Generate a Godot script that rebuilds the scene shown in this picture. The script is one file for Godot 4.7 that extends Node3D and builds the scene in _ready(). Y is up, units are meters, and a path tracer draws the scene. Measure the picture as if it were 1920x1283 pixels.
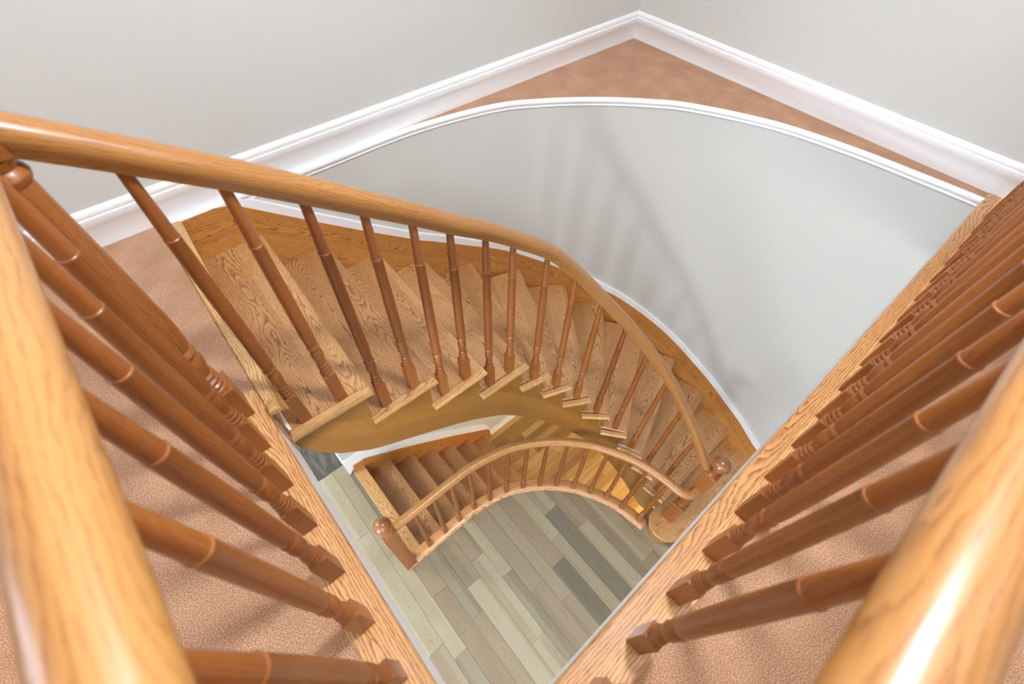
extends Node3D
# A curved oak staircase seen from the upper landing. Camera stands over the corner of the stairwell; y = 0 is the carpet of the landing.

const RISE := 0.191475           # one riser of the curved flight
const MAIN := -2.68065           # main floor, 14 risers below the carpet
const LOW := -4.02               # small basement landing, 7 risers further down
const GRAIN := Vector2(0.36, 1.7) # metres covered by one oak texture, across and along the grain

var rng := RandomNumberGenerator.new()
var M := {}
var taken := {}


# ------------------------------------------------------------------ mesh builder
class Shape:
	var st := SurfaceTool.new()
	var grain := Vector3.UP
	var off := Vector2.ZERO

	func _init(g := Vector3.UP, o := Vector2.ZERO) -> void:
		st.begin(Mesh.PRIMITIVE_TRIANGLES)
		grain = g
		off = o

	func uv_of(p: Vector3, n: Vector3) -> Vector2:
		var t := grain - n * n.dot(grain)
		if t.length() < 0.3:
			t = Vector3.RIGHT - n * n.x
			if t.length() < 0.3:
				t = Vector3.UP
		t = t.normalized()
		var b := n.cross(t)
		return Vector2(p.dot(b) / 0.36, p.dot(t) / 1.7) + off

	func put(p: Vector3, n: Vector3, uv: Vector2) -> void:
		st.set_normal(n)
		st.set_uv(uv)
		st.add_vertex(p)

	func tri(a: Vector3, b: Vector3, c: Vector3, out: Vector3) -> void:
		var x := (b - a).cross(c - a)
		if x.length_squared() < 1e-16:
			return
		var n := x.normalized()
		if n.dot(out) > 0.0:
			var t := b
			b = c
			c = t
		else:
			n = -n
		put(a, n, uv_of(a, n))
		put(b, n, uv_of(b, n))
		put(c, n, uv_of(c, n))

	func quad(a: Vector3, b: Vector3, c: Vector3, d: Vector3, out: Vector3) -> void:
		tri(a, b, c, out)
		tri(a, c, d, out)

	# triangle with its own normals and texture places
	func smooth(p: Array, n: Array, uv: Array) -> void:
		var x: Vector3 = (p[1] - p[0]).cross(p[2] - p[0])
		var order := [0, 1, 2]
		if x.dot(n[0] + n[1] + n[2]) > 0.0:
			order = [0, 2, 1]
		for k in order:
			put(p[k], n[k], uv[k])

	func box(lo: Vector3, hi: Vector3, bevel := 0.0) -> void:
		prism(PackedVector2Array([Vector2(lo.x, lo.z), Vector2(hi.x, lo.z), Vector2(hi.x, hi.z), Vector2(lo.x, hi.z)]), lo.y, hi.y, bevel)

	static func area(poly: PackedVector2Array) -> float:
		var s := 0.0
		for i in poly.size():
			s += poly[i].cross(poly[(i + 1) % poly.size()])
		return s

	static func inset(poly: PackedVector2Array, d: float) -> PackedVector2Array:
		var out := PackedVector2Array()
		var sg := signf(area(poly))
		var k := poly.size()
		for i in k:
			var e1 := (poly[i] - poly[(i - 1 + k) % k]).normalized()
			var e2 := (poly[(i + 1) % k] - poly[i]).normalized()
			var n1 := Vector2(e1.y, -e1.x) * sg
			var n2 := Vector2(e2.y, -e2.x) * sg
			out.append(poly[i] - (n1 + n2) / maxf(0.35, 1.0 + n1.dot(n2)) * d)
		return out

	# upright prism over a polygon in x, z with its long edges chamfered
	func prism(poly: PackedVector2Array, y0: float, y1: float, bevel := 0.0) -> void:
		var sg := signf(area(poly))
		var small := inset(poly, bevel) if bevel > 0.0 else poly
		var k := poly.size()
		for i in k:
			var j := (i + 1) % k
			var e := (poly[j] - poly[i])
			var o2 := Vector2(e.y, -e.x).normalized() * sg
			var o := Vector3(o2.x, 0, o2.y)
			var a := poly[i]
			var b := poly[j]
			quad(Vector3(a.x, y0 + bevel, a.y), Vector3(b.x, y0 + bevel, b.y), Vector3(b.x, y1 - bevel, b.y), Vector3(a.x, y1 - bevel, a.y), o)
			if bevel > 0.0:
				var c := small[i]
				var d := small[j]
				quad(Vector3(a.x, y1 - bevel, a.y), Vector3(b.x, y1 - bevel, b.y), Vector3(d.x, y1, d.y), Vector3(c.x, y1, c.y), o + Vector3.UP)
				quad(Vector3(a.x, y0 + bevel, a.y), Vector3(b.x, y0 + bevel, b.y), Vector3(d.x, y0, d.y), Vector3(c.x, y0, c.y), o + Vector3.DOWN)
		var t := Geometry2D.triangulate_polygon(small)
		for i in range(0, t.size(), 3):
			var a := small[t[i]]
			var b := small[t[i + 1]]
			var c := small[t[i + 2]]
			tri(Vector3(a.x, y1, a.y), Vector3(b.x, y1, b.y), Vector3(c.x, y1, c.y), Vector3.UP)
			tri(Vector3(a.x, y0, a.y), Vector3(b.x, y0, b.y), Vector3(c.x, y0, c.y), Vector3.DOWN)

	# turned shape about the y axis; profile of (radius, height)
	func lathe(prof: Array, at := Vector3.ZERO, segs := 20) -> void:
		var k := prof.size()
		var sn := []
		for i in k - 1:
			var e: Vector2 = prof[i + 1] - prof[i]
			sn.append(Vector2(e.y, -e.x).normalized())
		var run := 0.0
		for i in k - 1:
			var n0: Vector2 = sn[i]
			var n1: Vector2 = sn[i]
			if i > 0 and sn[i - 1].dot(sn[i]) > 0.86:
				n0 = (sn[i - 1] + sn[i]).normalized()
			if i < k - 2 and sn[i + 1].dot(sn[i]) > 0.86:
				n1 = (sn[i + 1] + sn[i]).normalized()
			var p0: Vector2 = prof[i]
			var p1: Vector2 = prof[i + 1]
			var len := p0.distance_to(p1)
			for s in segs:
				var a0 := TAU * s / segs
				var a1 := TAU * (s + 1) / segs
				var d0 := Vector3(cos(a0), 0, sin(a0))
				var d1 := Vector3(cos(a1), 0, sin(a1))
				var q := [at + d0 * p0.x + Vector3.UP * p0.y, at + d1 * p0.x + Vector3.UP * p0.y, at + d1 * p1.x + Vector3.UP * p1.y, at + d0 * p1.x + Vector3.UP * p1.y]
				var nn := [d0 * n0.x + Vector3.UP * n0.y, d1 * n0.x + Vector3.UP * n0.y, d1 * n1.x + Vector3.UP * n1.y, d0 * n1.x + Vector3.UP * n1.y]
				var u0 := a0 * 0.02 / 0.36
				var u1 := a1 * 0.02 / 0.36
				var v0 := run / 1.7
				var v1 := (run + len) / 1.7
				var uu := [Vector2(u0, v0) + off, Vector2(u1, v0) + off, Vector2(u1, v1) + off, Vector2(u0, v1) + off]
				smooth([q[0], q[1], q[2]], [nn[0], nn[1], nn[2]], [uu[0], uu[1], uu[2]])
				smooth([q[0], q[2], q[3]], [nn[0], nn[2], nn[3]], [uu[0], uu[2], uu[3]])
			run += len

	# profile of (side, up) swept along a path; caps at both ends; plumb keeps the profile upright
	func sweep(path: PackedVector3Array, prof: PackedVector2Array, plumb := false) -> void:
		var k := prof.size()
		var c := PackedVector2Array()
		var sg := signf(area(prof))
		var mid := Vector2.ZERO
		for p in prof:
			mid += p / k
		var en := []
		for i in k:
			var e := (prof[(i + 1) % k] - prof[i]).normalized()
			en.append(Vector2(e.y, -e.x) * sg)
		var rings := []
		var sides := []
		var ups := []
		var runs := [0.0]
		var m := path.size()
		for i in m:
			var t := (path[mini(i + 1, m - 1)] - path[maxi(i - 1, 0)]).normalized()
			var s := t.cross(Vector3.UP).normalized()
			var u := Vector3.UP if plumb else s.cross(t).normalized()
			sides.append(s)
			ups.append(u)
			var r := PackedVector3Array()
			for p in prof:
				r.append(path[i] + s * p.x + u * p.y)
			rings.append(r)
			if i > 0:
				runs.append(runs[i - 1] + path[i].distance_to(path[i - 1]))
		var per := 0.0
		for j in k:
			var jn := (j + 1) % k
			var e: Vector2 = en[j]
			var na := e
			var nb := e
			var before: Vector2 = en[(j - 1 + k) % k]
			var after: Vector2 = en[jn]
			if before.dot(e) > 0.6:
				na = (before + e).normalized()
			if after.dot(e) > 0.6:
				nb = (after + e).normalized()
			var w := prof[j].distance_to(prof[jn])
			for i in m - 1:
				var q := [rings[i][j], rings[i][jn], rings[i + 1][jn], rings[i + 1][j]]
				var nn := [sides[i] * na.x + ups[i] * na.y, sides[i] * nb.x + ups[i] * nb.y, sides[i + 1] * nb.x + ups[i + 1] * nb.y, sides[i + 1] * na.x + ups[i + 1] * na.y]
				var v0: float = runs[i] / 1.7
				var v1: float = runs[i + 1] / 1.7
				var uu := [Vector2(per / 0.36, v0) + off, Vector2((per + w) / 0.36, v0) + off, Vector2((per + w) / 0.36, v1) + off, Vector2(per / 0.36, v1) + off]
				smooth([q[0], q[1], q[2]], [nn[0], nn[1], nn[2]], [uu[0], uu[1], uu[2]])
				smooth([q[0], q[2], q[3]], [nn[0], nn[2], nn[3]], [uu[0], uu[2], uu[3]])
			per += w
		var t2 := Geometry2D.triangulate_polygon(prof)
		for end in [0, m - 1]:
			var dir: Vector3 = path[0] - path[1] if end == 0 else path[m - 1] - path[m - 2]
			for i in range(0, t2.size(), 3):
				tri(rings[end][t2[i]], rings[end][t2[i + 1]], rings[end][t2[i + 2]], dir)

	# band of quads between two rows of points, with given normals
	func strip(a: PackedVector3Array, b: PackedVector3Array, n: PackedVector3Array) -> void:
		var run := 0.0
		for i in a.size() - 1:
			var l := a[i].distance_to(a[i + 1])
			var w0 := a[i].distance_to(b[i])
			var w1 := a[i + 1].distance_to(b[i + 1])
			var uu := [Vector2(0, run / 1.7) + off, Vector2(w0 / 0.36, run / 1.7) + off, Vector2(w1 / 0.36, (run + l) / 1.7) + off, Vector2(0, (run + l) / 1.7) + off]
			smooth([a[i], b[i], b[i + 1]], [n[i], n[i], n[i + 1]], [uu[0], uu[1], uu[2]])
			smooth([a[i], b[i + 1], a[i + 1]], [n[i], n[i + 1], n[i + 1]], [uu[0], uu[2], uu[3]])
			run += l

	# upright board that follows a line in plan; thick > 0 grows to the side of the normal
	func ribbon(line: PackedVector2Array, tops: PackedFloat32Array, bots: PackedFloat32Array, thick: float, from_below := false) -> void:
		var m := line.size()
		var a := PackedVector3Array()
		var b := PackedVector3Array()
		var c := PackedVector3Array()
		var d := PackedVector3Array()
		var n := PackedVector3Array()
		var back := PackedVector3Array()
		var up := PackedVector3Array()
		var down := PackedVector3Array()
		for i in m:
			var t := (line[mini(i + 1, m - 1)] - line[maxi(i - 1, 0)]).normalized()
			var s := Vector2(-t.y, t.x)
			var p := line[i]
			var q := p + s * thick
			a.append(Vector3(p.x, tops[i], p.y))
			b.append(Vector3(p.x, bots[i], p.y))
			c.append(Vector3(q.x, tops[i], q.y))
			d.append(Vector3(q.x, bots[i], q.y))
			var sg := signf(thick)
			back.append(Vector3(-s.x, 0, -s.y) * sg)
			n.append(Vector3(s.x, 0, s.y) * sg)
			up.append(Vector3.UP)
			down.append(Vector3.DOWN)
		if from_below:
			strip(d, c, n)
			strip(b, a, back)
		else:
			strip(c, d, n)
			strip(a, b, back)
		strip(a, c, up)
		strip(b, d, down)
		quad(a[0], b[0], d[0], c[0], a[0] - a[1])
		quad(a[m - 1], b[m - 1], d[m - 1], c[m - 1], a[m - 1] - a[m - 2])


# ------------------------------------------------------------------ scene helpers
func numbered(called: String) -> String:
	taken[called] = taken.get(called, -1) + 1
	return called if taken[called] == 0 else "%s_%03d" % [called, taken[called]]


func obj(called: String, s: Shape, m: Material, parent: Node = self, label := "") -> MeshInstance3D:
	var o := MeshInstance3D.new()
	o.mesh = s.st.commit()
	o.material_override = m
	o.name = numbered(called) if parent == self else called
	parent.add_child(o, true)
	if label:
		o.set_meta("label", label)
	return o


func struct(called: String, s: Shape, m: Material, label := "") -> MeshInstance3D:
	var o := obj(called, s, m, self, label)
	o.set_meta("kind", "structure")
	return o


func thing(called: String, label: String, category: String, at := Vector3.ZERO, group := "") -> Node3D:
	var o := Node3D.new()
	o.name = numbered(called)
	add_child(o)
	o.position = at
	o.set_meta("label", label)
	o.set_meta("category", category)
	if group:
		o.set_meta("group", group)
	return o


func roff() -> Vector2:
	return Vector2(rng.randf(), rng.randf())


# smooth line through points (Catmull-Rom)
func curve3(p: Array, per := 6) -> PackedVector3Array:
	var out := PackedVector3Array()
	var k := p.size()
	for i in k - 1:
		var a: Vector3 = p[maxi(i - 1, 0)]
		var b: Vector3 = p[i]
		var c: Vector3 = p[i + 1]
		var d: Vector3 = p[mini(i + 2, k - 1)]
		for s in per:
			out.append(b.cubic_interpolate(c, a, d, float(s) / per))
	out.append(p[k - 1])
	return out


func curve2(p: Array, per := 6) -> PackedVector2Array:
	var q := []
	for v in p:
		q.append(Vector3(v.x, 0, v.y))
	var out := PackedVector2Array()
	for v in curve3(q, per):
		out.append(Vector2(v.x, v.z))
	return out


func shifted(line: PackedVector2Array, d: float) -> PackedVector2Array:
	var out := PackedVector2Array()
	var m := line.size()
	for i in m:
		var t := (line[mini(i + 1, m - 1)] - line[maxi(i - 1, 0)]).normalized()
		out.append(line[i] + Vector2(-t.y, t.x) * d)
	return out


func floats(n: int, v: float) -> PackedFloat32Array:
	var a := PackedFloat32Array()
	a.resize(n)
	a.fill(v)
	return a


# table lookup between (key, value) pairs
func table(rows: Array, x: float) -> float:
	if x <= rows[0][0]:
		return rows[0][1]
	for i in rows.size() - 1:
		if x <= rows[i + 1][0]:
			return lerpf(rows[i][1], rows[i + 1][1], (x - rows[i][0]) / (rows[i + 1][0] - rows[i][0]))
	return rows[-1][1]


# arc length at the point of a line nearest to p
func along(line: PackedVector2Array, p: Vector2) -> float:
	var best := 1e9
	var at := 0.0
	var run := 0.0
	for i in line.size() - 1:
		var q := Geometry2D.get_closest_point_to_segment(p, line[i], line[i + 1])
		if q.distance_to(p) < best:
			best = q.distance_to(p)
			at = run + q.distance_to(line[i])
		run += line[i].distance_to(line[i + 1])
	return at


func lengths(line: PackedVector2Array) -> PackedFloat32Array:
	var out := PackedFloat32Array([0.0])
	for i in line.size() - 1:
		out.append(out[i] + line[i].distance_to(line[i + 1]))
	return out


# ------------------------------------------------------------------ materials
func oak_image(seed_: int, w: int, h: int, contrast: float, ring: float, straight: bool) -> ImageTexture:
	var warp := FastNoiseLite.new()
	warp.seed = seed_
	warp.frequency = 1.0
	warp.fractal_octaves = 2
	var fine := FastNoiseLite.new()
	fine.seed = seed_ + 7
	fine.frequency = 1.0
	fine.fractal_octaves = 2
	var r := RandomNumberGenerator.new()
	r.seed = seed_
	var boards := 3
	var par := []
	for b in boards:
		par.append([r.randf_range(-0.03, 0.03), r.randf_range(0.0, 0.03), r.randf() * TAU, r.randf_range(0.9, 1.06), r.randf_range(0.02, 0.05), r.randf() * TAU])
	if straight:
		for b in boards:
			par[b][0] = r.randf_range(0.13, 0.2)
	var data := PackedByteArray()
	data.resize(w * h * 3)
	for y in h:
		var th := TAU * y / h
		var cy := cos(th)
		var sy := sin(th)
		for x in w:
			var u := float(x) / w
			var b := mini(int(u * boards), boards - 1)
			var q: Array = par[b]
			var lx: float = (u * boards - b - 0.5) * 0.12 - q[0]
			var wob := warp.get_noise_3d(cy * 0.8 + b * 9.0, sy * 0.8, u * 2.5)
			var dep: float = q[1] + q[4] * sin(th + q[2]) + 0.018 * wob + 0.008 * sin(th * 2.0 + q[5])
			var d := sqrt(lx * lx + dep * dep)
			d += 0.0026 * warp.get_noise_3d(cy * 4.0, sy * 4.0 + 30.0, u * 22.0)
			var f := fposmod(d / ring, 1.0)
			var line := pow(1.0 - f, 3.0)
			var pore := fine.get_noise_3d(cy * 9.0, sy * 9.0, u * 230.0)
			var tone := 1.0 - contrast * line * (0.62 + 0.7 * pore) - contrast * 0.22 * maxf(0.0, pore)
			tone *= q[3] * (1.0 + 0.05 * wob)
			tone = clampf(tone, 0.0, 1.0)
			var i := (y * w + x) * 3
			data[i] = int(255.0 * pow(tone, 0.72))
			data[i + 1] = int(255.0 * tone)
			data[i + 2] = int(255.0 * pow(tone, 1.32))
	return ImageTexture.create_from_image(Image.create_from_data(w, h, false, Image.FORMAT_RGB8, data))


func wood(tex: Texture2D, tint: Color, rough := 0.38, coat := 0.35) -> StandardMaterial3D:
	var m := StandardMaterial3D.new()
	m.albedo_texture = tex
	m.albedo_color = tint
	m.roughness = rough
	m.clearcoat_enabled = coat > 0.0
	m.clearcoat = coat
	m.clearcoat_roughness = 0.18
	return m


func paint(c: Color, rough: float) -> StandardMaterial3D:
	var m := StandardMaterial3D.new()
	m.albedo_color = c
	m.roughness = rough
	return m


func materials() -> void:
	var flat := oak_image(11, 512, 1024, 0.72, 0.0072, false)
	var flat2 := oak_image(29, 512, 1024, 0.70, 0.0064, false)
	var soft := oak_image(47, 512, 1024, 0.34, 0.0066, false)
	var quarter := oak_image(63, 512, 1024, 0.38, 0.0046, true)
	var pale := oak_image(83, 512, 1024, 0.20, 0.0075, false)
	M.tread = [wood(flat, Color8(222, 170, 114)), wood(flat2, Color8(216, 164, 108)), wood(flat, Color8(208, 156, 100))]
	M.nosing = wood(flat2, Color8(224, 178, 118), 0.34)
	M.riser = wood(soft, Color8(186, 132, 78))
	M.skirt = wood(flat2, Color8(220, 156, 80))
	M.stringer = wood(soft, Color8(154, 104, 36))
	M.rail = wood(soft, Color8(180, 126, 66), 0.32, 0.5)
	M.baluster = [wood(quarter, Color8(154, 90, 34), 0.42, 0.2), wood(soft, Color8(146, 82, 30), 0.42, 0.2), wood(quarter, Color8(160, 94, 38), 0.4, 0.25)]
	M.ball = wood(quarter, Color8(150, 92, 42), 0.16, 1.0)
	M.band = wood(flat, Color8(232, 176, 116), 0.34, 0.4)
	M.honey = []
	for c in [Color8(202, 160, 92), Color8(190, 146, 78), Color8(212, 172, 104), Color8(172, 128, 66)]:
		M.honey.append(wood(pale, c, 0.35, 0.3))
	M.plank = []
	for c in [Color8(158, 147, 120), Color8(142, 126, 100), Color8(166, 157, 130), Color8(116, 107, 88), Color8(148, 133, 107), Color8(134, 124, 102)]:
		M.plank.append(wood(pale, c, 0.45, 0.0))
	M.wall = paint(Color8(206, 204, 197), 0.85)
	M.white = paint(Color8(250, 250, 250), 0.42)
	M.ceiling = paint(Color8(240, 239, 236), 0.9)
	var tile_noise := FastNoiseLite.new()
	tile_noise.seed = 4
	tile_noise.frequency = 0.012
	tile_noise.fractal_octaves = 5
	var ramp := Gradient.new()
	ramp.set_color(0, Color8(46, 44, 42))
	ramp.set_color(1, Color8(112, 104, 92))
	var tt := NoiseTexture2D.new()
	tt.noise = tile_noise
	tt.seamless = true
	tt.color_ramp = ramp
	M.slate = StandardMaterial3D.new()
	M.slate.albedo_texture = tt
	M.slate.roughness = 0.5
	# carpet: short cut pile, speckled, with faint brushed patches
	var pile := FastNoiseLite.new()
	pile.seed = 5
	pile.frequency = 0.14
	pile.fractal_octaves = 3
	pile.fractal_gain = 0.6
	var pr := Gradient.new()
	pr.set_color(0, Color8(150, 103, 72))
	pr.set_color(1, Color8(243, 197, 161))
	pr.set_offset(0, 0.34)
	pr.set_offset(1, 0.66)
	var pt := NoiseTexture2D.new()
	pt.width = 1024
	pt.height = 1024
	pt.noise = pile
	pt.seamless = true
	pt.color_ramp = pr
	var ph := NoiseTexture2D.new()
	ph.width = 1024
	ph.height = 1024
	ph.noise = pile
	ph.seamless = true
	ph.as_normal_map = true
	ph.bump_strength = 6.0
	var patch := FastNoiseLite.new()
	patch.seed = 8
	patch.frequency = 0.012
	patch.fractal_octaves = 4
	var qr := Gradient.new()
	qr.set_color(0, Color8(222, 214, 208))
	qr.set_color(1, Color8(255, 255, 255))
	var qt := NoiseTexture2D.new()
	qt.noise = patch
	qt.seamless = true
	qt.color_ramp = qr
	var m := StandardMaterial3D.new()
	m.albedo_texture = pt
	m.roughness = 1.0
	m.uv1_triplanar = true
	m.uv1_world_triplanar = true
	m.uv1_scale = Vector3.ONE * 2.2
	m.uv2_triplanar = true
	m.uv2_world_triplanar = true
	m.uv2_scale = Vector3.ONE * 0.9
	m.detail_enabled = true
	m.detail_albedo = qt
	m.detail_blend_mode = BaseMaterial3D.BLEND_MODE_MUL
	m.detail_uv_layer = BaseMaterial3D.DETAIL_UV_2
	m.normal_enabled = true
	m.normal_texture = ph
	m.normal_scale = 0.4
	m.rim_enabled = true
	m.rim = 0.12
	m.rim_tint = 0.7
	M.carpet = m
	M.brass = paint(Color8(196, 158, 84), 0.28)
	M.brass.metallic = 1.0
	var glow := StandardMaterial3D.new()
	glow.albedo_color = Color8(255, 250, 240)
	glow.emission_enabled = true
	glow.emission = Color8(250, 250, 255)
	glow.emission_energy_multiplier = 3.0
	M.glow = glow
	var glass := StandardMaterial3D.new()
	glass.transparency = BaseMaterial3D.TRANSPARENCY_ALPHA
	glass.albedo_color = Color(1, 1, 1, 0.06)
	glass.roughness = 0.05
	M.glass = glass


# ------------------------------------------------------------------ turned pieces
func baluster_shape(len: float, o: Vector2) -> Shape:
	var s := Shape.new(Vector3.UP, o)
	var a := 0.018
	var sq := PackedVector2Array([Vector2(-a, -a), Vector2(a, -a), Vector2(a, a), Vector2(-a, a)])
	s.prism(sq, 0.0, 0.142, 0.0015)
	var top := len + 0.012
	var ring := len - 0.146
	var p := [Vector2(0.0185, 0.138), Vector2(0.0178, 0.146), Vector2(0.0135, 0.150), Vector2(0.0168, 0.153), Vector2(0.0178, 0.158), Vector2(0.0168, 0.163), Vector2(0.0138, 0.166), Vector2(0.0160, 0.169), Vector2(0.0168, 0.174), Vector2(0.0158, 0.179), Vector2(0.0130, 0.182), Vector2(0.0148, 0.185), Vector2(0.0154, 0.190), Vector2(0.0146, 0.195), Vector2(0.0122, 0.199), Vector2(0.0136, 0.212), Vector2(0.0168, 0.232), Vector2(0.0172, 0.246), Vector2(0.0152, 0.262), Vector2(0.0126, 0.270), Vector2(0.0160, 0.273), Vector2(0.0176, 0.278), Vector2(0.0160, 0.284), Vector2(0.0140, 0.288), Vector2(0.0162, 0.300), Vector2(0.0172, 0.34), Vector2(0.0166, lerpf(0.34, ring, 0.5)), Vector2(0.0150, ring - 0.0035), Vector2(0.0158, ring - 0.002), Vector2(0.0161, ring), Vector2(0.0158, ring + 0.002), Vector2(0.0143, ring + 0.0035), Vector2(0.0126, lerpf(ring, top, 0.5)), Vector2(0.0106, top)]
	s.lathe(p, Vector3.ZERO, 18)
	return s


var baluster_meshes := {}


func baluster(parent: Node3D, at: Vector3, len: float, turn := 0.0) -> MeshInstance3D:
	var k := rng.randi() % 3
	var key := "%d_%.3f" % [k, len]
	if not baluster_meshes.has(key):
		baluster_meshes[key] = baluster_shape(len, roff()).st.commit()
	var o := MeshInstance3D.new()
	o.mesh = baluster_meshes[key]
	o.material_override = M.baluster[k]
	o.name = "baluster"
	parent.add_child(o, true)
	o.position = at
	o.rotation.y = turn
	return o


func rail_profile(w: float, h: float) -> PackedVector2Array:
	# bottom is y = 0; rounded crown over a waist
	var p := PackedVector2Array()
	var a := w / 2.0
	for v in [Vector2(-0.64, 0.0), Vector2(0.64, 0.0), Vector2(0.70, 0.10), Vector2(0.78, 0.22), Vector2(0.93, 0.34), Vector2(1.0, 0.48), Vector2(0.99, 0.60), Vector2(0.92, 0.72), Vector2(0.80, 0.82), Vector2(0.62, 0.90), Vector2(0.40, 0.96), Vector2(0.16, 0.995), Vector2(-0.16, 0.995), Vector2(-0.40, 0.96), Vector2(-0.62, 0.90), Vector2(-0.80, 0.82), Vector2(-0.92, 0.72), Vector2(-0.99, 0.60), Vector2(-1.0, 0.48), Vector2(-0.93, 0.34), Vector2(-0.78, 0.22), Vector2(-0.70, 0.10)]:
		p.append(Vector2(v.x * a, v.y * h))
	return p


func square(a: float) -> PackedVector2Array:
	return PackedVector2Array([Vector2(-a, -a), Vector2(a, -a), Vector2(a, a), Vector2(-a, a)])


# newel with a ball on top: blocks of (bottom, top) joined by turned work
func newel(parent: Node3D, at: Vector3, half: float, low: float, waist: bool, block0: float, block1: float, ball_y: float, ball_r: float) -> void:
	var s := Shape.new(Vector3.UP, roff())
	s.prism(square(half), 0.0, low, 0.004)
	if waist:
		var d := block0 - low
		s.lathe([Vector2(half, low - 0.004), Vector2(half * 0.96, low + 0.008), Vector2(half * 0.7, low + 0.012), Vector2(half * 0.88, low + 0.02), Vector2(half * 0.88, low + 0.03), Vector2(half * 0.62, low + 0.038), Vector2(half * 0.8, low + 0.07), Vector2(half * 0.86, low + d * 0.35), Vector2(half * 0.66, low + d * 0.75), Vector2(half * 0.6, block0 - 0.04), Vector2(half * 0.84, block0 - 0.032), Vector2(half * 0.84, block0 - 0.022), Vector2(half * 0.66, block0 - 0.014), Vector2(half * 0.96, block0 - 0.006), Vector2(half, block0 + 0.004)], Vector3.ZERO, 24)
		s.prism(square(half), block0, block1, 0.004)
	var t := ball_y - ball_r
	s.lathe([Vector2(half * 0.98, block1 - 0.004), Vector2(half * 0.94, block1 + 0.008), Vector2(half * 0.6, block1 + 0.014), Vector2(half * 0.5, lerpf(block1, t, 0.5)), Vector2(half * 0.66, t - 0.008), Vector2(half * 0.72, t), Vector2(half * 0.5, t + 0.012), Vector2(0.0, t + 0.014)], Vector3.ZERO, 24)
	var o := obj("newel_post", s, M.baluster[0], parent)
	o.position = at
	var b := Shape.new(Vector3.UP, roff())
	var arc := []
	for i in 19:
		var a := -PI / 2 + PI * i / 18.0
		arc.append(Vector2(cos(a) * ball_r, ball_y + sin(a) * ball_r))
	b.lathe(arc, Vector3.ZERO, 32)
	obj("ball_cap", b, M.ball, o, "polished oak ball on the newel")


# ------------------------------------------------------------------ build
func _ready() -> void:
	rng.seed = 20
	# camera
	var cam := Camera3D.new()
	cam.name = "camera"
	add_child(cam)
	var right := Vector3(0.65400489, 0.02305721, -0.75613886)
	var up := Vector3(-0.62041606, 0.58826761, -0.51867633)
	var fwd := Vector3(-0.43285277, -0.80833755, -0.39903495)
	cam.transform = Transform3D(Basis(right, up, -fwd).orthonormalized(), Vector3(0, 1.15, 0))
	cam.near = 0.02
	cam.far = 60.0
	var lens := CameraAttributesPhysical.new()
	lens.frustum_focal_length = 23.65
	lens.frustum_focus_distance = 2.4
	lens.exposure_aperture = 5.0
	lens.frustum_near = 0.02
	lens.frustum_far = 60.0
	cam.attributes = lens
	cam.fov = 72.998
	cam.current = true
	# sky and exposure
	var env := Environment.new()
	env.tonemap_mode = Environment.TONE_MAPPER_LINEAR
	env.tonemap_exposure = 0.77
	env.background_mode = Environment.BG_SKY
	env.sdfgi_enabled = true
	env.ssao_enabled = true
	env.ssil_enabled = true
	var sky := Sky.new()
	var sm := ProceduralSkyMaterial.new()
	sm.sky_top_color = Color8(150, 186, 232)
	sm.sky_horizon_color = Color8(226, 234, 244)
	sm.ground_bottom_color = Color8(120, 120, 112)
	sm.ground_horizon_color = Color8(206, 208, 208)
	sky.sky_material = sm
	env.sky = sky
	env.background_energy_multiplier = 1.4
	var we := WorldEnvironment.new()
	we.name = "world"
	we.environment = env
	add_child(we)
	# daylight through the hall window
	var sun := DirectionalLight3D.new()
	sun.name = "sun"
	sun.light_color = Color8(255, 246, 232)
	sun.light_energy = 1.6
	sun.light_angular_distance = 2.0
	sun.shadow_enabled = true
	add_child(sun)
	sun.look_at_from_position(Vector3(-0.4, 2.12, 2.0), Vector3(-0.4, 0, 0))
	day_panel("hall_window_daylight", Vector3(-1.05, 1.4, 2.55), Vector3(-1.05, 1.4, 0), Vector2(1.1, 1.3), 2.6)
	day_panel("added_entry_fill", Vector3(0.2, -1.5, 3.15), Vector3(0.2, -1.7, 0), Vector2(1.5, 1.6), 13.0)  # added out-of-view soft source that brightens the lower well and plank floor

	materials()
	shell()
	staircase()
	guards()
	main_guard()
	cellar_stair()
	lamps()


func day_panel(called: String, at: Vector3, to: Vector3, size: Vector2, energy: float) -> void:
	var l := AreaLight3D.new()
	l.name = called
	l.area_size = size
	l.light_color = Color8(216, 232, 255)
	l.light_energy = energy
	l.shadow_enabled = true
	add_child(l)
	l.look_at_from_position(at, to)


# plan of the curved wall, top of the flight to its foot
var WALL := [Vector2(-1.846, 0.045), Vector2(-1.846, -0.30), Vector2(-1.846, -0.62), Vector2(-1.84, -1.017), Vector2(-1.766, -1.421), Vector2(-1.657, -1.654), Vector2(-1.487, -1.896), Vector2(-1.317, -2.083), Vector2(-1.145, -2.226), Vector2(-0.797, -2.40), Vector2(-0.452, -2.482), Vector2(-0.161, -2.517), Vector2(0.089, -2.538), Vector2(0.6, -2.565)]
var wall_line: PackedVector2Array


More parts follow.
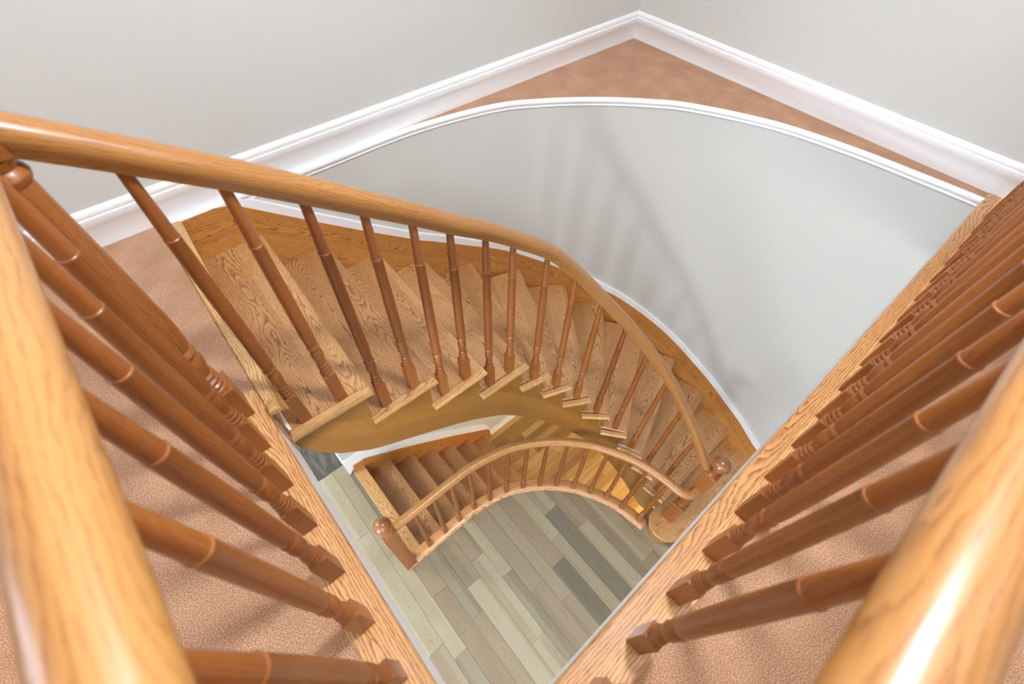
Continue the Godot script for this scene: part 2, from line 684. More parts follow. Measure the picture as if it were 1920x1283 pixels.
func shell() -> void:
	wall_line = curve2(WALL, 6)
	# curved stairwell wall (normal points into the well: the line runs with the well on its left in plan, so the wall grows to the other side)
	var s := Shape.new()
	var n := wall_line.size()
	var foot := PackedFloat32Array()
	var reach := lengths(wall_line)
	var rows := []
	for i in 13:
		rows.append([along(wall_line, OUT[i]), -RISE * i])
	for i in n:
		foot.append(maxf(MAIN - 0.1, table(rows, reach[i]) - 0.5))
	s.ribbon(wall_line, floats(n, -0.036), foot, -0.1)
	struct("wall_curved", s, M.wall, "pale grey curved wall of the stairwell")
	# upper hall
	s = Shape.new()
	s.box(Vector3(-1.962, -0.28, -2.711), Vector3(-1.862, 2.44, 2.7))
	struct("wall_left", s, M.wall, "pale grey wall along the top of the stairs")
	s = Shape.new()
	s.box(Vector3(-1.862, -0.28, -2.711), Vector3(2.4, 2.44, -2.611))
	struct("wall_back", s, M.wall, "pale grey wall behind the carpeted corner ledge")
	s = Shape.new()
	s.box(Vector3(2.4, -0.28, -2.711), Vector3(2.5, 2.44, 2.7))
	struct("wall_right", s, M.wall)
	# front wall with a window
	s = Shape.new()
	s.box(Vector3(-1.862, -0.28, 2.6), Vector3(-1.62, 2.44, 2.7))
	s.box(Vector3(-0.48, -0.28, 2.6), Vector3(2.4, 2.44, 2.7))
	s.box(Vector3(-1.62, -0.28, 2.6), Vector3(-0.48, 0.7, 2.7))
	s.box(Vector3(-1.62, 2.1, 2.6), Vector3(-0.48, 2.44, 2.7))
	struct("wall_front", s, M.wall)
	s = Shape.new()
	for b in [[-1.66, 0.66, -1.58, 2.14], [-0.52, 0.66, -0.44, 2.14], [-1.58, 0.66, -0.52, 0.74], [-1.58, 2.06, -0.52, 2.14], [-1.08, 0.74, -1.02, 2.06]]:
		s.box(Vector3(b[0], b[1], 2.59), Vector3(b[2], b[3], 2.65), 0.004)
	var win := struct("window_1", s, M.white)
	for x in [-1.58, -1.02]:
		s = Shape.new()
		s.box(Vector3(x, 0.74, 2.615), Vector3(x + 0.5, 2.06, 2.621))
		obj("pane", s, M.glass, win)
	s = Shape.new()
	s.box(Vector3(-1.962, 2.44, -2.711), Vector3(2.5, 2.54, 2.7))
	struct("ceiling", s, M.ceiling)
	# carpeted landing and ledge
	var fl := Node3D.new()
	fl.name = numbered("floor")
	fl.set_meta("kind", "structure")
	fl.set_meta("label", "short pile pinkish beige carpet of the upper landing")
	add_child(fl)
	s = Shape.new()
	s.prism(PackedVector2Array([Vector2(-1.862, 0.19), Vector2(2.4, 0.19), Vector2(2.4, 2.6), Vector2(-1.862, 2.6)]), -0.28, 0.0)
	obj("carpet", s, M.carpet, fl)
	s = Shape.new()
	s.prism(PackedVector2Array([Vector2(0.183, -2.611), Vector2(2.4, -2.611), Vector2(2.4, 0.19), Vector2(0.183, 0.19)]), -0.28, 0.0)
	obj("carpet", s, M.carpet, fl)
	s = Shape.new()
	s.prism(PackedVector2Array([Vector2(-1.862, 0.085), Vector2(-0.88, 0.10), Vector2(-0.88, 0.19), Vector2(-1.862, 0.19)]), -0.28, -0.0005)
	obj("carpet", s, M.carpet, fl)
	var corner := PackedVector2Array()
	for p in shifted(wall_line, -0.003):
		if p.y < -0.95 and p.x < 0.1:
			corner.append(p)
	corner.append_array([Vector2(0.183, -2.543), Vector2(0.183, -2.611), Vector2(-1.862, -2.611), Vector2(-1.862, -0.95)])
	s = Shape.new()
	s.prism(corner, -0.03, -0.001)
	obj("carpet", s, M.carpet, fl)
	# white edge trim that caps the curved wall
	var trim_path := []
	for p in wall_line:
		if p.x < 0.1:
			trim_path.append(Vector3(p.x, 0, p.y))
	s = Shape.new()
	s.sweep(PackedVector3Array(trim_path), PackedVector2Array([Vector2(-0.004, -0.036), Vector2(0.006, -0.036), Vector2(0.009, -0.031), Vector2(0.006, -0.027), Vector2(0.006, -0.021), Vector2(0.016, -0.014), Vector2(0.018, -0.004), Vector2(0.014, 0.003), Vector2(-0.004, 0.004)]).duplicate(), true)
	struct("trim_1", s, M.white, "white moulding capping the curved wall along the carpet ledge")
	# baseboards
	var bb := PackedVector2Array([Vector2(0, 0), Vector2(0.011, 0), Vector2(0.011, 0.078), Vector2(0.0145, 0.081), Vector2(0.0155, 0.108), Vector2(0.0115, 0.1105), Vector2(0.0115, 0.1135), Vector2(0.0135, 0.116), Vector2(0.010, 0.133), Vector2(0.004, 0.138), Vector2(0, 0.138)])
	s = Shape.new()
	s.sweep(PackedVector3Array([Vector3(-1.862, 0, 2.6), Vector3(-1.862, 0, -2.611)]), bb, true)
	struct("baseboard_left", s, M.white, "tall white moulded baseboard above the top of the stairs")
	s = Shape.new()
	s.sweep(PackedVector3Array([Vector3(-1.862, 0, -2.611), Vector3(2.4, 0, -2.611)]), bb, true)
	struct("baseboard_back", s, M.white, "tall white moulded baseboard along the carpet ledge wall")
	# white edges of the landing slab seen inside the well
	s = Shape.new()
	s.box(Vector3(-0.905, -0.30, 0.108), Vector3(0.2, -0.027, 0.19))
	s.box(Vector3(-1.846, -0.30, 0.085), Vector3(-0.905, -0.19, 0.19))
	struct("trim_2", s, M.white, "white painted edge below the oak landing strip by the newel")
	s = Shape.new()
	s.box(Vector3(0.091, -0.30, -2.54), Vector3(0.183, -0.027, 0.108))
	struct("trim_3", s, M.white, "white painted edge below the oak strip that runs to the back wall")
	s = Shape.new()
	s.box(Vector3(-3.5, -0.34, 0.19), Vector3(2.5, -0.30, 3.3))
	s.box(Vector3(0.183, -0.34, -2.7), Vector3(2.5, -0.30, 0.19))
	struct("ceiling", s, M.ceiling)
	# main floor walls
	s = Shape.new()
	s.box(Vector3(-3.6, MAIN - 0.2, -0.1), Vector3(-3.5, -0.3, 3.3))
	struct("wall_left", s, M.wall)
	s = Shape.new()
	s.box(Vector3(-3.5, MAIN - 0.2, 0.0), Vector3(-1.995, -0.3, 0.045))
	struct("wall_back", s, M.wall)
	s = Shape.new()
	s.box(Vector3(-1.995, LOW - 0.2, -3.3), Vector3(-1.895, -0.3, 0.045))
	struct("wall_basement", s, M.wall, "pale wall beside the basement stairs")
	s = Shape.new()
	s.box(Vector3(-1.895, LOW - 0.2, -3.4), Vector3(0.55, MAIN - 0.1, -3.3))
	s.box(Vector3(-1.9, MAIN - 0.12, -3.3), Vector3(0.55, MAIN - 0.02, -2.6))
	struct("wall_basement", s, M.wall)
	s = Shape.new()
	s.box(Vector3(2.5, LOW - 0.2, -2.7), Vector3(2.6, -0.3, 3.3))
	struct("wall_right", s, M.wall)
	s = Shape.new()
	s.box(Vector3(0.55, LOW - 0.2, -3.4), Vector3(2.6, -0.3, -2.7))
	s.box(Vector3(0.5, MAIN - 0.1, -2.8), Vector3(0.6, -0.3, -2.5))
	struct("wall_back", s, M.wall)
	s = Shape.new()
	s.box(Vector3(-3.6, MAIN - 0.2, 3.2), Vector3(-0.6, -0.3, 3.3))
	s.box(Vector3(1.0, MAIN - 0.2, 3.2), Vector3(2.6, -0.3, 3.3))
	s.box(Vector3(-0.6, -0.6, 3.2), Vector3(1.0, -0.3, 3.3))
	s.box(Vector3(-0.6, MAIN - 0.2, 3.2), Vector3(1.0, MAIN + 0.3, 3.3))
	struct("wall_front", s, M.wall)
	s = Shape.new()
	s.box(Vector3(-0.6, MAIN + 0.3, 3.24), Vector3(1.0, -0.6, 3.246))
	struct("window_2", s, M.glass)
	main_floor()


# line of the main-floor guard: centre of its balusters
var GUARD := [Vector2(-0.99, 0.05), Vector2(-0.99, -0.135), Vector2(-0.99, -0.281), Vector2(-0.99, -0.421), Vector2(-0.986, -0.568), Vector2(-0.962, -0.709), Vector2(-0.924, -0.854), Vector2(-0.862, -0.98), Vector2(-0.784, -1.099), Vector2(-0.692, -1.204), Vector2(-0.585, -1.30), Vector2(-0.468, -1.374), Vector2(-0.348, -1.436), Vector2(-0.213, -1.482), Vector2(-0.062, -1.508)]


func main_floor() -> void:
	var line := curve2(GUARD, 5)
	var edge := shifted(line, 0.048)      # laminate side
	if edge[0].x < line[0].x:
		edge = shifted(line, -0.048)
	var poly := PackedVector2Array([Vector2(-3.5, 0.0), Vector2(-1.895, 0.0), Vector2(-1.03, 0.0), Vector2(-1.03, 0.10), Vector2(-0.942, 0.10)])
	for p in edge:
		if p.y < 0.05:
			poly.append(p)
	poly.append_array([Vector2(-0.01, -1.54), Vector2(-0.05, -1.56), Vector2(-0.05, -2.53), Vector2(0.6, -2.6), Vector2(2.5, -2.7), Vector2(2.5, 3.2), Vector2(-3.5, 3.2)])
	var s := Shape.new()
	s.prism(poly, MAIN - 0.22, MAIN - 0.006)
	var fl := struct("floor", s, M.plank[0], "grey brown laminate plank floor of the main storey")
	# planks run along x; rows of 0.128
	var z := -1.66
	var row := 0
	var widths := [0.128, 0.105, 0.128, 0.09, 0.118, 0.128, 0.098]
	while z < 1.4:
		var wide: float = widths[row % 7]
		var x := -1.995 - (0.0 if row % 2 else 0.0)
		var first := true
		while x < 1.5:
			var l := rng.randf_range(0.55, 1.15)
			if first:
				l = rng.randf_range(0.2, 1.1)
				first = false
			var rect := PackedVector2Array([Vector2(x + 0.0008, z + 0.0008), Vector2(x + l - 0.0008, z + 0.0008), Vector2(x + l - 0.0008, z + wide - 0.0008), Vector2(x + 0.0008, z + wide - 0.0008)])
			for piece in Geometry2D.intersect_polygons(rect, poly):
				if absf(Shape.area(piece)) < 0.0008:
					continue
				s = Shape.new(Vector3.RIGHT, roff())
				s.prism(piece, MAIN - 0.008, MAIN, 0.0006)
				obj("plank", s, M.plank[rng.randi() % M.plank.size()], fl)
			x += l
		z += wide
		row += 1
	# slate tiles at the entry beyond the planks
	for i in 3:
		for j in 4:
			s = Shape.new(Vector3.RIGHT, roff())
			var tx := -2.0 - 0.305 * (i + 1)
			var tz := 0.02 + 0.25 * j
			s.box(Vector3(tx + 0.002, MAIN - 0.008, tz + 0.002), Vector3(tx + 0.303, MAIN + 0.0005, tz + 0.248), 0.001)
			obj("tile", s, M.slate, fl, "dark slate floor tile" if i == 0 and j == 0 else "")
	# basement landing of narrow honey oak strips running along z
	s = Shape.new()
	s.box(Vector3(-1.99, LOW - 0.1, -3.3), Vector3(2.5, LOW - 0.008, 0.1))
	var low := struct("floor", s, M.honey[1], "honey oak strip floor at the foot of the basement stairs")
	var inside := PackedVector2Array([Vector2(-1.895, -3.1), Vector2(0.9, -3.1), Vector2(0.9, -1.25), Vector2(-1.895, -1.25)])
	var x2 := -1.895
	while x2 < 0.9:
		var zz := -3.1 + rng.randf_range(-0.5, 0.0)
		while zz < -1.2:
			var l2 := rng.randf_range(0.45, 1.1)
			var rect2 := PackedVector2Array([Vector2(x2 + 0.0005, zz + 0.0005), Vector2(x2 + 0.0775, zz + 0.0005), Vector2(x2 + 0.0775, zz + l2 - 0.0005), Vector2(x2 + 0.0005, zz + l2 - 0.0005)])
			for piece in Geometry2D.intersect_polygons(rect2, inside):
				if absf(Shape.area(piece)) < 0.0006:
					continue
				s = Shape.new(Vector3.BACK, roff())
				s.prism(piece, LOW - 0.01, LOW, 0.0005)
				obj("plank", s, M.honey[rng.randi() % 4], low)
			zz += l2
		x2 += 0.078
	# wall below the guard, down to the basement landing
	var under := shifted(edge, -0.012)
	if under[0].x > edge[0].x:
		under = shifted(edge, 0.012)
	s = Shape.new()
	s.ribbon(under, floats(under.size(), MAIN - 0.02), floats(under.size(), LOW - 0.05), 0.02)
	struct("wall_below_guard", s, M.wall)


# ------------------------------------------------------------------ curved flight
# nosing lines, outer end at the wall and inner end at the open side, for the landing (0) and treads 1 to 12
var OUT := [Vector2(-1.825, 0.012), Vector2(-1.82, -0.22), Vector2(-1.82, -0.453), Vector2(-1.819, -0.693), Vector2(-1.816, -0.942), Vector2(-1.771, -1.252), Vector2(-1.663, -1.582), Vector2(-1.474, -1.87), Vector2(-1.262, -2.095), Vector2(-0.964, -2.287), Vector2(-0.664, -2.402), Vector2(-0.335, -2.472), Vector2(-0.018, -2.505)]
var INN := [Vector2(-0.862, 0.067), Vector2(-0.862, -0.176), Vector2(-0.866, -0.417), Vector2(-0.870, -0.662), Vector2(-0.858, -0.913), Vector2(-0.821, -1.056), Vector2(-0.764, -1.188), Vector2(-0.681, -1.311), Vector2(-0.568, -1.411), Vector2(-0.442, -1.489), Vector2(-0.300, -1.548), Vector2(-0.160, -1.578), Vector2(-0.012, -1.59)]
# back end of each return nosing
var BACK := [Vector2(-0.862, 0.16), Vector2(-0.872, 0.10), Vector2(-0.870, -0.142), Vector2(-0.870, -0.384), Vector2(-0.866, -0.629), Vector2(-0.854, -0.876), Vector2(-0.823, -1.02), Vector2(-0.769, -1.152), Vector2(-0.691, -1.279), Vector2(-0.577, -1.378), Vector2(-0.464, -1.470), Vector2(-0.325, -1.538), Vector2(-0.185, -1.572)]


func staircase() -> void:
	var st := thing("curved_staircase", "curved oak staircase with winder treads sweeping down along the grey wall", "staircase")
	var deep := 0.027
	for i in range(0, 13):
		var y := -RISE * i
		var o: Vector2 = OUT[i]
		var a: Vector2 = INN[i]
		var dir := (a - o).normalized()
		var poly: PackedVector2Array
		if i == 0:
			# landing nosing strip
			poly = PackedVector2Array([o - dir * 0.012, a - dir * 0.034, Vector2(-0.896, 0.10), Vector2(-1.842, 0.085)])
		else:
			var po: Vector2 = OUT[i - 1]
			var pa: Vector2 = INN[i - 1]
			var pd := (pa - po).normalized()
			var bk := Vector2(pd.y, -pd.x)           # towards the upper tread
			if bk.dot(o - po) > 0.0:
				bk = -bk
			var ro := po + bk * 0.032 - pd * 0.014
			var ra := pa + bk * 0.032 - pd * 0.034
			poly = PackedVector2Array([o - dir * 0.014, a - dir * 0.034, ra, ro])
		var s := Shape.new(Vector3(dir.x, 0, dir.y), roff())
		s.prism(poly, y - deep, y, 0.006)
		var t := obj("tread", s, M.nosing if i == 0 else M.tread[i % 3], st, "pale oak landing nosing" if i == 0 else "")
		# return nosing at the open end, mitred to the tread
		var b: Vector2 = BACK[i]
		var rd := (b - a).normalized()
		var side := (o - a).normalized()
		var rp := PackedVector2Array([a, b, b + side * 0.034, a + side * 0.0345])
		if i == 0:
			rp = PackedVector2Array([a, Vector2(-0.862, 0.10), Vector2(-0.895, 0.10), a + side * 0.0345])
		s = Shape.new(Vector3(rd.x, 0, rd.y), roff())
		s.prism(rp, y - deep, y, 0.006)
		obj("return_nosing", s, M.nosing, t, "light oak return nosing")
		# riser below this nosing
		var below := -RISE * (i + 1)
		var pd2 := dir
		var bk2 := Vector2(pd2.y, -pd2.x)
		var ref: Vector2 = (OUT[i + 1] - o) if i < 12 else Vector2(1, 0)
		if bk2.dot(ref) > 0.0:
			bk2 = -bk2
		var p0 := o + bk2 * 0.03 - dir * 0.014
		var p1 := a + bk2 * 0.03 - dir * 0.036
		s = Shape.new(Vector3(dir.x, 0, dir.y), roff())
		s.prism(PackedVector2Array([p0, p1, p1 + bk2 * 0.018, p0 + bk2 * 0.018]), below, y - deep)
		obj("riser", s, M.riser, st)
	# bullnose starting step
	var y13 := -RISE * 13
	var bull := PackedVector2Array([Vector2(-0.07, -2.515), Vector2(-0.07, -1.60), Vector2(-0.03, -1.60)])
	var c := Vector2(0.105, -1.585)
	for k in 17:
		var a := PI - PI * k / 16.0
		bull.append(c + Vector2(cos(a), sin(a)) * 0.135)
	bull.append_array([Vector2(0.24, -1.60), Vector2(0.24, -2.535)])
	var s2 := Shape.new(Vector3.BACK, roff())
	s2.prism(bull, y13 - deep, y13, 0.006)
	obj("tread", s2, M.tread[1], st, "oak bullnose starting step at the foot of the flight")
	s2 = Shape.new(Vector3.BACK, roff())
	s2.prism(Shape.inset(bull, 0.028), MAIN, y13 - deep)
	obj("riser", s2, M.riser, st)
	# skirt board on the wall
	var wl := shifted(wall_line, 0.0)
	var lens := lengths(wl)
	var nose := []
	for i in 13:
		nose.append([along(wl, OUT[i]), -RISE * i])
	nose.append([along(wl, Vector2(0.24, -2.545)), y13])
	var tops := PackedFloat32Array()
	var bots := PackedFloat32Array()
	var caps := PackedFloat32Array()
	var used := PackedVector2Array()
	for i in wl.size():
		if wl[i].x > 0.5:
			break
		var y := table(nose, lens[i])
		used.append(wl[i])
		var top := minf(y + 0.135, -0.004)
		tops.append(top)
		caps.append(minf(y + 0.182, -0.002))
		bots.append(maxf(y - 0.36, MAIN - 0.0))
	var inward := 0.024
	if Vector2(-1.0, -1.0).distance_to(shifted(used, inward)[30]) > Vector2(-1.0, -1.0).distance_to(used[30]):
		inward = -inward
	s2 = Shape.new(Vector3.UP, roff())
	s2.ribbon(used, tops, bots, inward)
	obj("skirt_board", s2, M.skirt, st, "oak skirt board rising along the curved wall")
	s2 = Shape.new()
	s2.ribbon(used, caps, tops, inward * 0.8)
	struct("trim_4", s2, M.white, "thin white cap strip above the oak skirt board on the curved wall")
	# top end of the skirt on the landing
	# stringer on the open side: stepped above, curved below
	var inn := []
	inn.append(Vector2(-0.862, 0.105))
	for i in 13:
		inn.append(INN[i])
	inn.append(Vector2(0.06, -1.592))
	var il := curve2(inn, 6)
	var face := shifted(il, 0.03)
	if face[20].x > il[20].x:
		face = shifted(il, -0.03)
	var fl := lengths(face)
	var low := []
	for r in [[0.105, -0.86, -0.27], [0.084, -0.89, -0.333], [0.045, -0.89, -0.42], [0.009, -0.89, -0.479], [-0.095, -0.891, -0.60], [-0.326, -0.894, -0.773], [-0.526, -0.896, -0.932], [-0.765, -0.894, -1.157], [-0.946, -0.88, -1.386], [-1.084, -0.841, -1.564], [-1.239, -0.766, -1.78], [-1.40, -0.62, -2.02], [-1.507, -0.469, -2.253], [-1.591, -0.235, -2.591], [-1.61, -0.15, -2.68]]:
		low.append([along(face, Vector2(r[1], r[0])), r[2]])
	var stops := []
	for i in 13:
		stops.append(along(face, INN[i]) - 0.026)
	s2 = Shape.new(Vector3.UP, Vector2(0.3, 0.2))
	var th := 0.03 if shifted(face, 0.03)[20].x < face[20].x else -0.03
	for i in 13:
		var s0: float = -1.0 if i == 0 else stops[i - 1]
		var s1: float = stops[i]
		var pts := PackedVector2Array()
		for k in face.size():
			var q := fl[k]
			if q > s0 + 0.002 and q < s1 - 0.002:
				pts.append(face[k])
		if i > 0:
			pts.insert(0, sample(face, fl, s0))
		pts.append(sample(face, fl, s1))
		if pts.size() < 2:
			continue
		var tp := floats(pts.size(), -RISE * i - deep - (RISE if false else 0.0))
		var bt := PackedFloat32Array()
		for p in pts:
			bt.append(minf(table(low, along(face, p)), tp[0] - 0.02))
		s2.off = Vector2(0.3, 0.2 + (0.0 if i == 0 else s0 / 1.7))
		s2.ribbon(pts, tp, bt, th, true)
	var sgr := obj("stringer", s2, M.stringer, st, "golden oak stringer with a curved lower edge")
	# plaster soffit below the flight
	var ia := PackedVector3Array()
	var oa := PackedVector3Array()
	var nd := PackedVector3Array()
	var ib := PackedVector3Array()
	var ob := PackedVector3Array()
	var nu := PackedVector3Array()
	for i in range(0, 13):
		var p := sample(face, fl, along(face, INN[i]))
		var y := maxf(table(low, along(face, p)) + 0.06, MAIN + 0.01)
		var q: Vector2 = OUT[i]
		p = p + (q - p).normalized() * 0.024
		ia.append(Vector3(p.x, y, p.y))
		oa.append(Vector3(q.x, y, q.y))
		ib.append(Vector3(p.x, y + 0.03, p.y))
		ob.append(Vector3(q.x, y + 0.03, q.y))
		nd.append(Vector3.DOWN)
		nu.append(Vector3.UP)
	s2 = Shape.new()
	s2.strip(ia, oa, nd)
	s2.strip(ib, ob, nu)
	s2.quad(ia[0], oa[0], ob[0], ib[0], Vector3.BACK)
	obj("soffit", s2, M.wall, st)
	stair_rail()


func sample(line: PackedVector2Array, lens: PackedFloat32Array, s: float) -> Vector2:
	for i in line.size() - 1:
		if s <= lens[i + 1]:
			return line[i].lerp(line[i + 1], clampf((s - lens[i]) / maxf(1e-6, lens[i + 1] - lens[i]), 0.0, 1.0))
	return line[-1]


func stair_rail() -> void:
	var t := thing("stair_balustrade", "oak handrail and turned balusters following the curved staircase down to a ball newel", "balustrade")
	# tread number, x, z, height of the rail underside
	var rows := [[1, -0.918, 0.035, 0.691], [1, -0.915, -0.088, 0.606], [2, -0.913, -0.215, 0.512], [2, -0.912, -0.336, 0.420], [3, -0.914, -0.459, 0.325], [3, -0.915, -0.575, 0.232], [4, -0.911, -0.705, 0.137], [4, -0.906, -0.823, 0.040], [5, -0.880, -0.98, -0.094], [6, -0.838, -1.127, -0.277], [7, -0.766, -1.262, -0.474], [8, -0.668, -1.385, -0.665], [9, -0.548, -1.486, -0.857], [10, -0.412, -1.566, -1.048], [11, -0.268, -1.612, -1.24], [12, -0.115, -1.636, -1.43]]
	var pts := [Vector3(-0.9155, 0.780, 0.1635), Vector3(-0.9165, 0.743, 0.11)]
	for r in rows:
		pts.append(Vector3(r[1], r[3], r[2]))
	pts.append(Vector3(0.04, -1.638, -1.645))
	var s := Shape.new(Vector3.UP, Vector2(0.1, 0.3))
	s.sweep(curve3(pts, 5), rail_profile(0.058, 0.056))
	obj("handrail", s, M.rail, t, "golden oak handrail curving down")
	for i in rows.size():
		var r: Array = rows[i]
		var a: Vector3 = pts[i + 1]
		var b: Vector3 = pts[mini(i + 3, pts.size() - 1)]
		var turn := atan2(b.x - a.x, b.z - a.z) if r[0] > 4 else 0.0
		baluster(t, Vector3(r[1], -RISE * r[0], r[2]), r[3] + RISE * r[0], turn)
	newel(t, Vector3(0.08, -RISE * 13, -1.645), 0.044, 0.30, true, 0.69, 0.915, 1.045, 0.056)


# ------------------------------------------------------------------ guardrails of the upper landing
func guards() -> void:
	var g := thing("landing_guardrail", "oak guardrail from the stair-top newel along the landing carpet", "guardrail")
	var s := Shape.new(Vector3.RIGHT, Vector2(0.0, 0.15))
	s.prism(PackedVector2Array([Vector2(-0.96, 0.102), Vector2(0.08, 0.10), Vector2(0.183, 0.193), Vector2(-0.96, 0.193)]), -0.027, 0.006, 0.005)
	obj("base_board", s, M.band, g, "wide grained oak strip under the balusters")
	for x in [-0.776, -0.645, -0.519, -0.388, -0.2615, -0.137, -0.012]:
		baluster(g, Vector3(x, 0.006, 0.1525), 0.814)
	s = Shape.new(Vector3.RIGHT, Vector2(0.33, 0.1))
	s.sweep(PackedVector3Array([Vector3(-0.96, 0.818, 0.1575), Vector3(-0.5, 0.818, 0.1535), Vector3(0.1415, 0.818, 0.1505)]), rail_profile(0.060, 0.060))
	obj("handrail", s, M.rail, g, "rounded golden oak handrail")
	# turned newel at the head of the stairs
	s = Shape.new(Vector3.UP, roff())
	var a := 0.0375
	s.prism(square(a), 0.0, 0.13, 0.003)
	s.lathe([Vector2(0.037, 0.127), Vector2(0.034, 0.137), Vector2(0.026, 0.141), Vector2(0.032, 0.146), Vector2(0.033, 0.153), Vector2(0.026, 0.158), Vector2(0.031, 0.163), Vector2(0.032, 0.170), Vector2(0.025, 0.176), Vector2(0.029, 0.182), Vector2(0.030, 0.188), Vector2(0.024, 0.194), Vector2(0.027, 0.21), Vector2(0.032, 0.232), Vector2(0.033, 0.245), Vector2(0.028, 0.262), Vector2(0.025, 0.268), Vector2(0.032, 0.273), Vector2(0.034, 0.280), Vector2(0.031, 0.287), Vector2(0.027, 0.292), Vector2(0.032, 0.31), Vector2(0.034, 0.36), Vector2(0.031, 0.55), Vector2(0.026, 0.715), Vector2(0.031, 0.722), Vector2(0.033, 0.730), Vector2(0.030, 0.738), Vector2(0.026, 0.742), Vector2(0.030, 0.75), Vector2(0.033, 0.758)], Vector3.ZERO, 24)
	s.prism(square(0.030), 0.755, 0.85, 0.006)
	var n := obj("newel_post", s, M.baluster[0], g, "stout turned oak newel at the head of the stairs")
	n.position = Vector3(-0.9155, 0.006, 0.1635)
	# second run, to the back wall
	g = thing("landing_guardrail", "oak guardrail running over the stairwell edge to the wall with the carpet ledge", "guardrail")
	s = Shape.new(Vector3.BACK, Vector2(0.0, 0.4))
	s.prism(PackedVector2Array([Vector2(0.08, 0.10), Vector2(0.08, -2.598), Vector2(0.183, -2.598), Vector2(0.183, 0.193)]), -0.027, 0.006, 0.005)
	obj("base_board", s, M.band, g, "wide grained oak strip under the balusters")
	var z := -0.128
	while z > -2.5:
		baluster(g, Vector3(0.1415, 0.006, z), 0.814)
		z -= 0.1336
	s = Shape.new(Vector3.BACK, Vector2(0.0, 0.55))
	s.sweep(PackedVector3Array([Vector3(0.1415, 0.82, 0.1525), Vector3(0.1415, 0.82, -1.2), Vector3(0.1415, 0.82, -2.611)]), rail_profile(0.060, 0.060))
	obj("handrail", s, M.rail, g, "rounded golden oak handrail")
	s = Shape.new(Vector3.UP, roff())
	s.prism(square(0.036), 0.0, 0.92, 0.004)
	n = obj("newel_post", s, M.baluster[1], g)
	n.position = Vector3(0.1415, 0.006, 0.1525)


# ------------------------------------------------------------------ level guard on the main floor
func main_guard() -> void:
	var g := thing("curved_guardrail", "curved level oak guardrail on the grey plank floor around the basement opening", "guardrail")
	var line := curve2(GUARD, 5)
	var path := PackedVector3Array()
	for p in line:
		path.append(Vector3(p.x, MAIN, p.y))
	var band := path.duplicate()
	band.insert(0, Vector3(-0.99, MAIN, 0.10))
	band.append(Vector3(0.0, MAIN, -1.512))
	var s := Shape.new(Vector3.UP, Vector2(0.2, 0.0))
	s.sweep(band, PackedVector2Array([Vector2(-0.048, -0.02), Vector2(0.048, -0.02), Vector2(0.048, 0.008), Vector2(0.042, 0.013), Vector2(-0.042, 0.013), Vector2(-0.048, 0.008)]), true)
	obj("base_board", s, M.band, g, "curved oak edging under the balusters")
	for i in range(1, GUARD.size()):
		var p: Vector2 = GUARD[i]
		var a: Vector2 = GUARD[i - 1]
		var b: Vector2 = GUARD[mini(i + 1, GUARD.size() - 1)]
		baluster(g, Vector3(p.x, MAIN + 0.012, p.y), 0.828, atan2(b.x - a.x, b.y - a.y))
	var rp := [Vector3(-0.99, MAIN + 0.838, 0.02)]
	for i in range(1, GUARD.size()):
		var p: Vector2 = GUARD[i]
		rp.append(Vector3(p.x, MAIN + 0.838, p.y))
	rp.append_array([Vector3(0.025, MAIN + 0.838, -1.515), Vector3(0.075, MAIN + 0.838, -1.548), Vector3(0.085, MAIN + 0.838, -1.605)])
	s = Shape.new(Vector3.UP, Vector2(0.5, 0.3))
	s.sweep(curve3(rp, 5), rail_profile(0.06, 0.056))
	obj("handrail", s, M.rail, g, "pale oak handrail curving level")
	newel(g, Vector3(-0.99, MAIN + 0.0, 0.052), 0.044, 0.90, false, 0.0, 0.90, 1.015, 0.054)


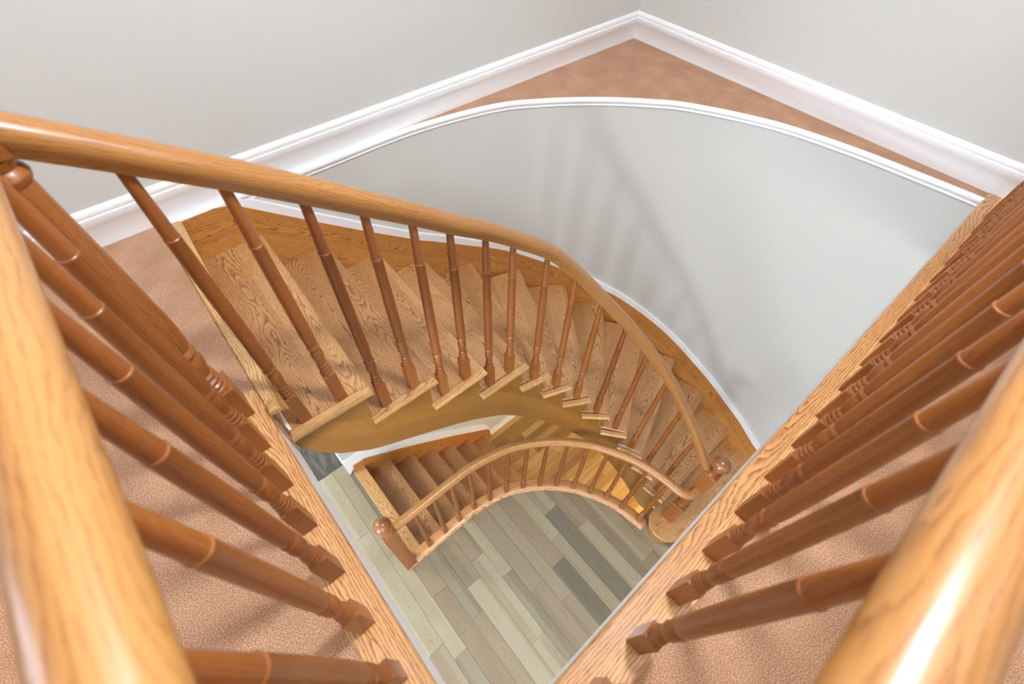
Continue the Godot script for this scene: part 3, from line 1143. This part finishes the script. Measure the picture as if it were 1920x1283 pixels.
# ------------------------------------------------------------------ straight flight to the basement
func cellar_stair() -> void:
	var st := thing("basement_stairs", "straight oak stairs descending to the basement beside a white baseboard", "stairs")
	var rise := (MAIN - LOW) / 7.0
	var run := 0.21
	for i in 7:
		var y := MAIN - rise * i
		var z := -0.075 - run * i
		var s := Shape.new(Vector3.RIGHT, roff())
		var x0 := -1.893
		var x1 := -1.0
		s.box(Vector3(x0, y - 0.027, z), Vector3(x1, y + (0.006 if i == 0 else 0.0), z + (0.10 if i == 0 else run + 0.03)), 0.005)
		obj("tread", s, M.nosing if i == 0 else M.tread[i % 3], st, "oak nosing at the edge of the plank floor" if i == 0 else "")
		s = Shape.new(Vector3.RIGHT, roff())
		s.box(Vector3(x0, y - rise, z + 0.028), Vector3(x1, y - 0.027, z + 0.046))
		obj("riser", s, M.riser, st)
	# skirt board and white baseboard that follow the slope on the wall
	var zs := [0.0, -0.107, -0.445, -0.965, -1.389, -1.425, -1.436]
	var tp := [MAIN + 0.112, MAIN + 0.10, -2.866, -3.35, -3.775, -3.83, -3.93]
	var line := PackedVector2Array()
	var tops := PackedFloat32Array()
	var bots := PackedFloat32Array()
	for i in zs.size():
		line.append(Vector2(-1.895, zs[i]))
		tops.append(tp[i])
		bots.append(maxf(minf(tp[i] - 0.36, MAIN - 0.1), LOW))
	var inward := 0.022
	if shifted(line, inward)[1].x < -1.895:
		inward = -inward
	var s := Shape.new(Vector3.UP, roff())
	s.ribbon(line, tops, bots, inward)
	obj("skirt_board", s, M.skirt, st, "reddish oak skirt board along the wall")
	line = PackedVector2Array()
	tops = PackedFloat32Array()
	bots = PackedFloat32Array()
	for r in [[0.045, MAIN + 0.25, MAIN], [0.0, MAIN + 0.25, MAIN + 0.09], [-0.107, MAIN + 0.245, MAIN + 0.09], [-0.445, -2.72, -2.90], [-0.965, -3.205, -3.38], [-1.36, -3.60, -3.80], [-1.46, -3.88, LOW]]:
		line.append(Vector2(-1.895, r[0]))
		tops.append(r[1])
		bots.append(r[2])
	line.append(Vector2(-1.895, -3.3))
	tops.append(LOW + 0.14)
	bots.append(LOW)
	s = Shape.new()
	s.ribbon(line, tops, bots, 0.014 * signf(inward))
	s.box(Vector3(-1.995, MAIN, 0.045), Vector3(-1.881, MAIN + 0.25, 0.058), 0.002)
	struct("baseboard_stairwell", s, M.white, "white baseboard following the basement stairs")


# ------------------------------------------------------------------ lamps
func globe(parent: Node3D, at: Vector3, r: float, energy: float, color: Color) -> void:
	var s := Shape.new()
	var arc := []
	for i in 13:
		var a := -PI / 2 + PI * i / 12.0
		arc.append(Vector2(cos(a) * r, sin(a) * r))
	s.lathe(arc, Vector3.ZERO, 20)
	var o := obj("bulb", s, M.glow, parent)
	o.position = at
	var l := OmniLight3D.new()
	l.name = "bulb_light"
	l.light_color = color
	l.light_energy = energy
	l.light_size = r
	l.omni_range = 12.0
	l.omni_attenuation = 2.0
	l.shadow_enabled = true
	parent.add_child(l, true)
	l.position = at


func lamps() -> void:
	var warm := Color8(234, 243, 255)
	var c := thing("pendant_lamp", "frosted glass globe pendant hanging over the stairwell", "lamp", Vector3(-0.25, 2.44, -0.7))
	var s := Shape.new()
	s.lathe([Vector2(0.0, -0.03), Vector2(0.05, -0.028), Vector2(0.06, -0.012), Vector2(0.06, 0.0)], Vector3.ZERO, 24)
	s.lathe([Vector2(0.008, -0.42), Vector2(0.008, -0.02)], Vector3.ZERO, 12)
	s.lathe([Vector2(0.06, -0.45), Vector2(0.055, -0.43), Vector2(0.02, -0.415), Vector2(0.008, -0.40)], Vector3.ZERO, 20)
	obj("stem", s, M.brass, c)
	globe(c, Vector3(0, -0.54, 0), 0.11, 4.2, warm)
	for p in [Vector3(1.2, 2.44, 1.2), Vector3(1.2, 2.44, -1.4)]:  # hall pair is unseen, added to soften and fill the upper light
		flush(p, 0.25, warm, "added fill lamp in white glass over the hall carpet, out of view" if p.z > 0.0 else "added fill lamp in white glass by the back hall wall, out of view")
	for p in [Vector3(0.9, -0.34, 0.9), Vector3(-2.4, -0.34, 1.4)]:
		flush(p, 3.4, Color8(240, 247, 255), "white glass ceiling lamp over the plank floor" if p.x > 0.0 else "white glass ceiling lamp over the slate tiles")
	flush(Vector3(0.75, MAIN - 0.22, -2.1), 3.8, Color8(255, 238, 208), "warm ceiling lamp over the basement landing")


func flush(at: Vector3, energy: float, color: Color, label: String, r := 0.18) -> void:
	var c := thing("ceiling_lamp", label, "lamp", at, "flush ceiling lamps")
	var s := Shape.new()
	s.lathe([Vector2(0.0, -0.025), Vector2(0.12, -0.025), Vector2(0.13, -0.018), Vector2(0.13, 0.0)], Vector3.ZERO, 28)
	obj("base", s, M.brass, c)
	globe(c, Vector3(0, -0.02 - r, 0), r, energy, color)
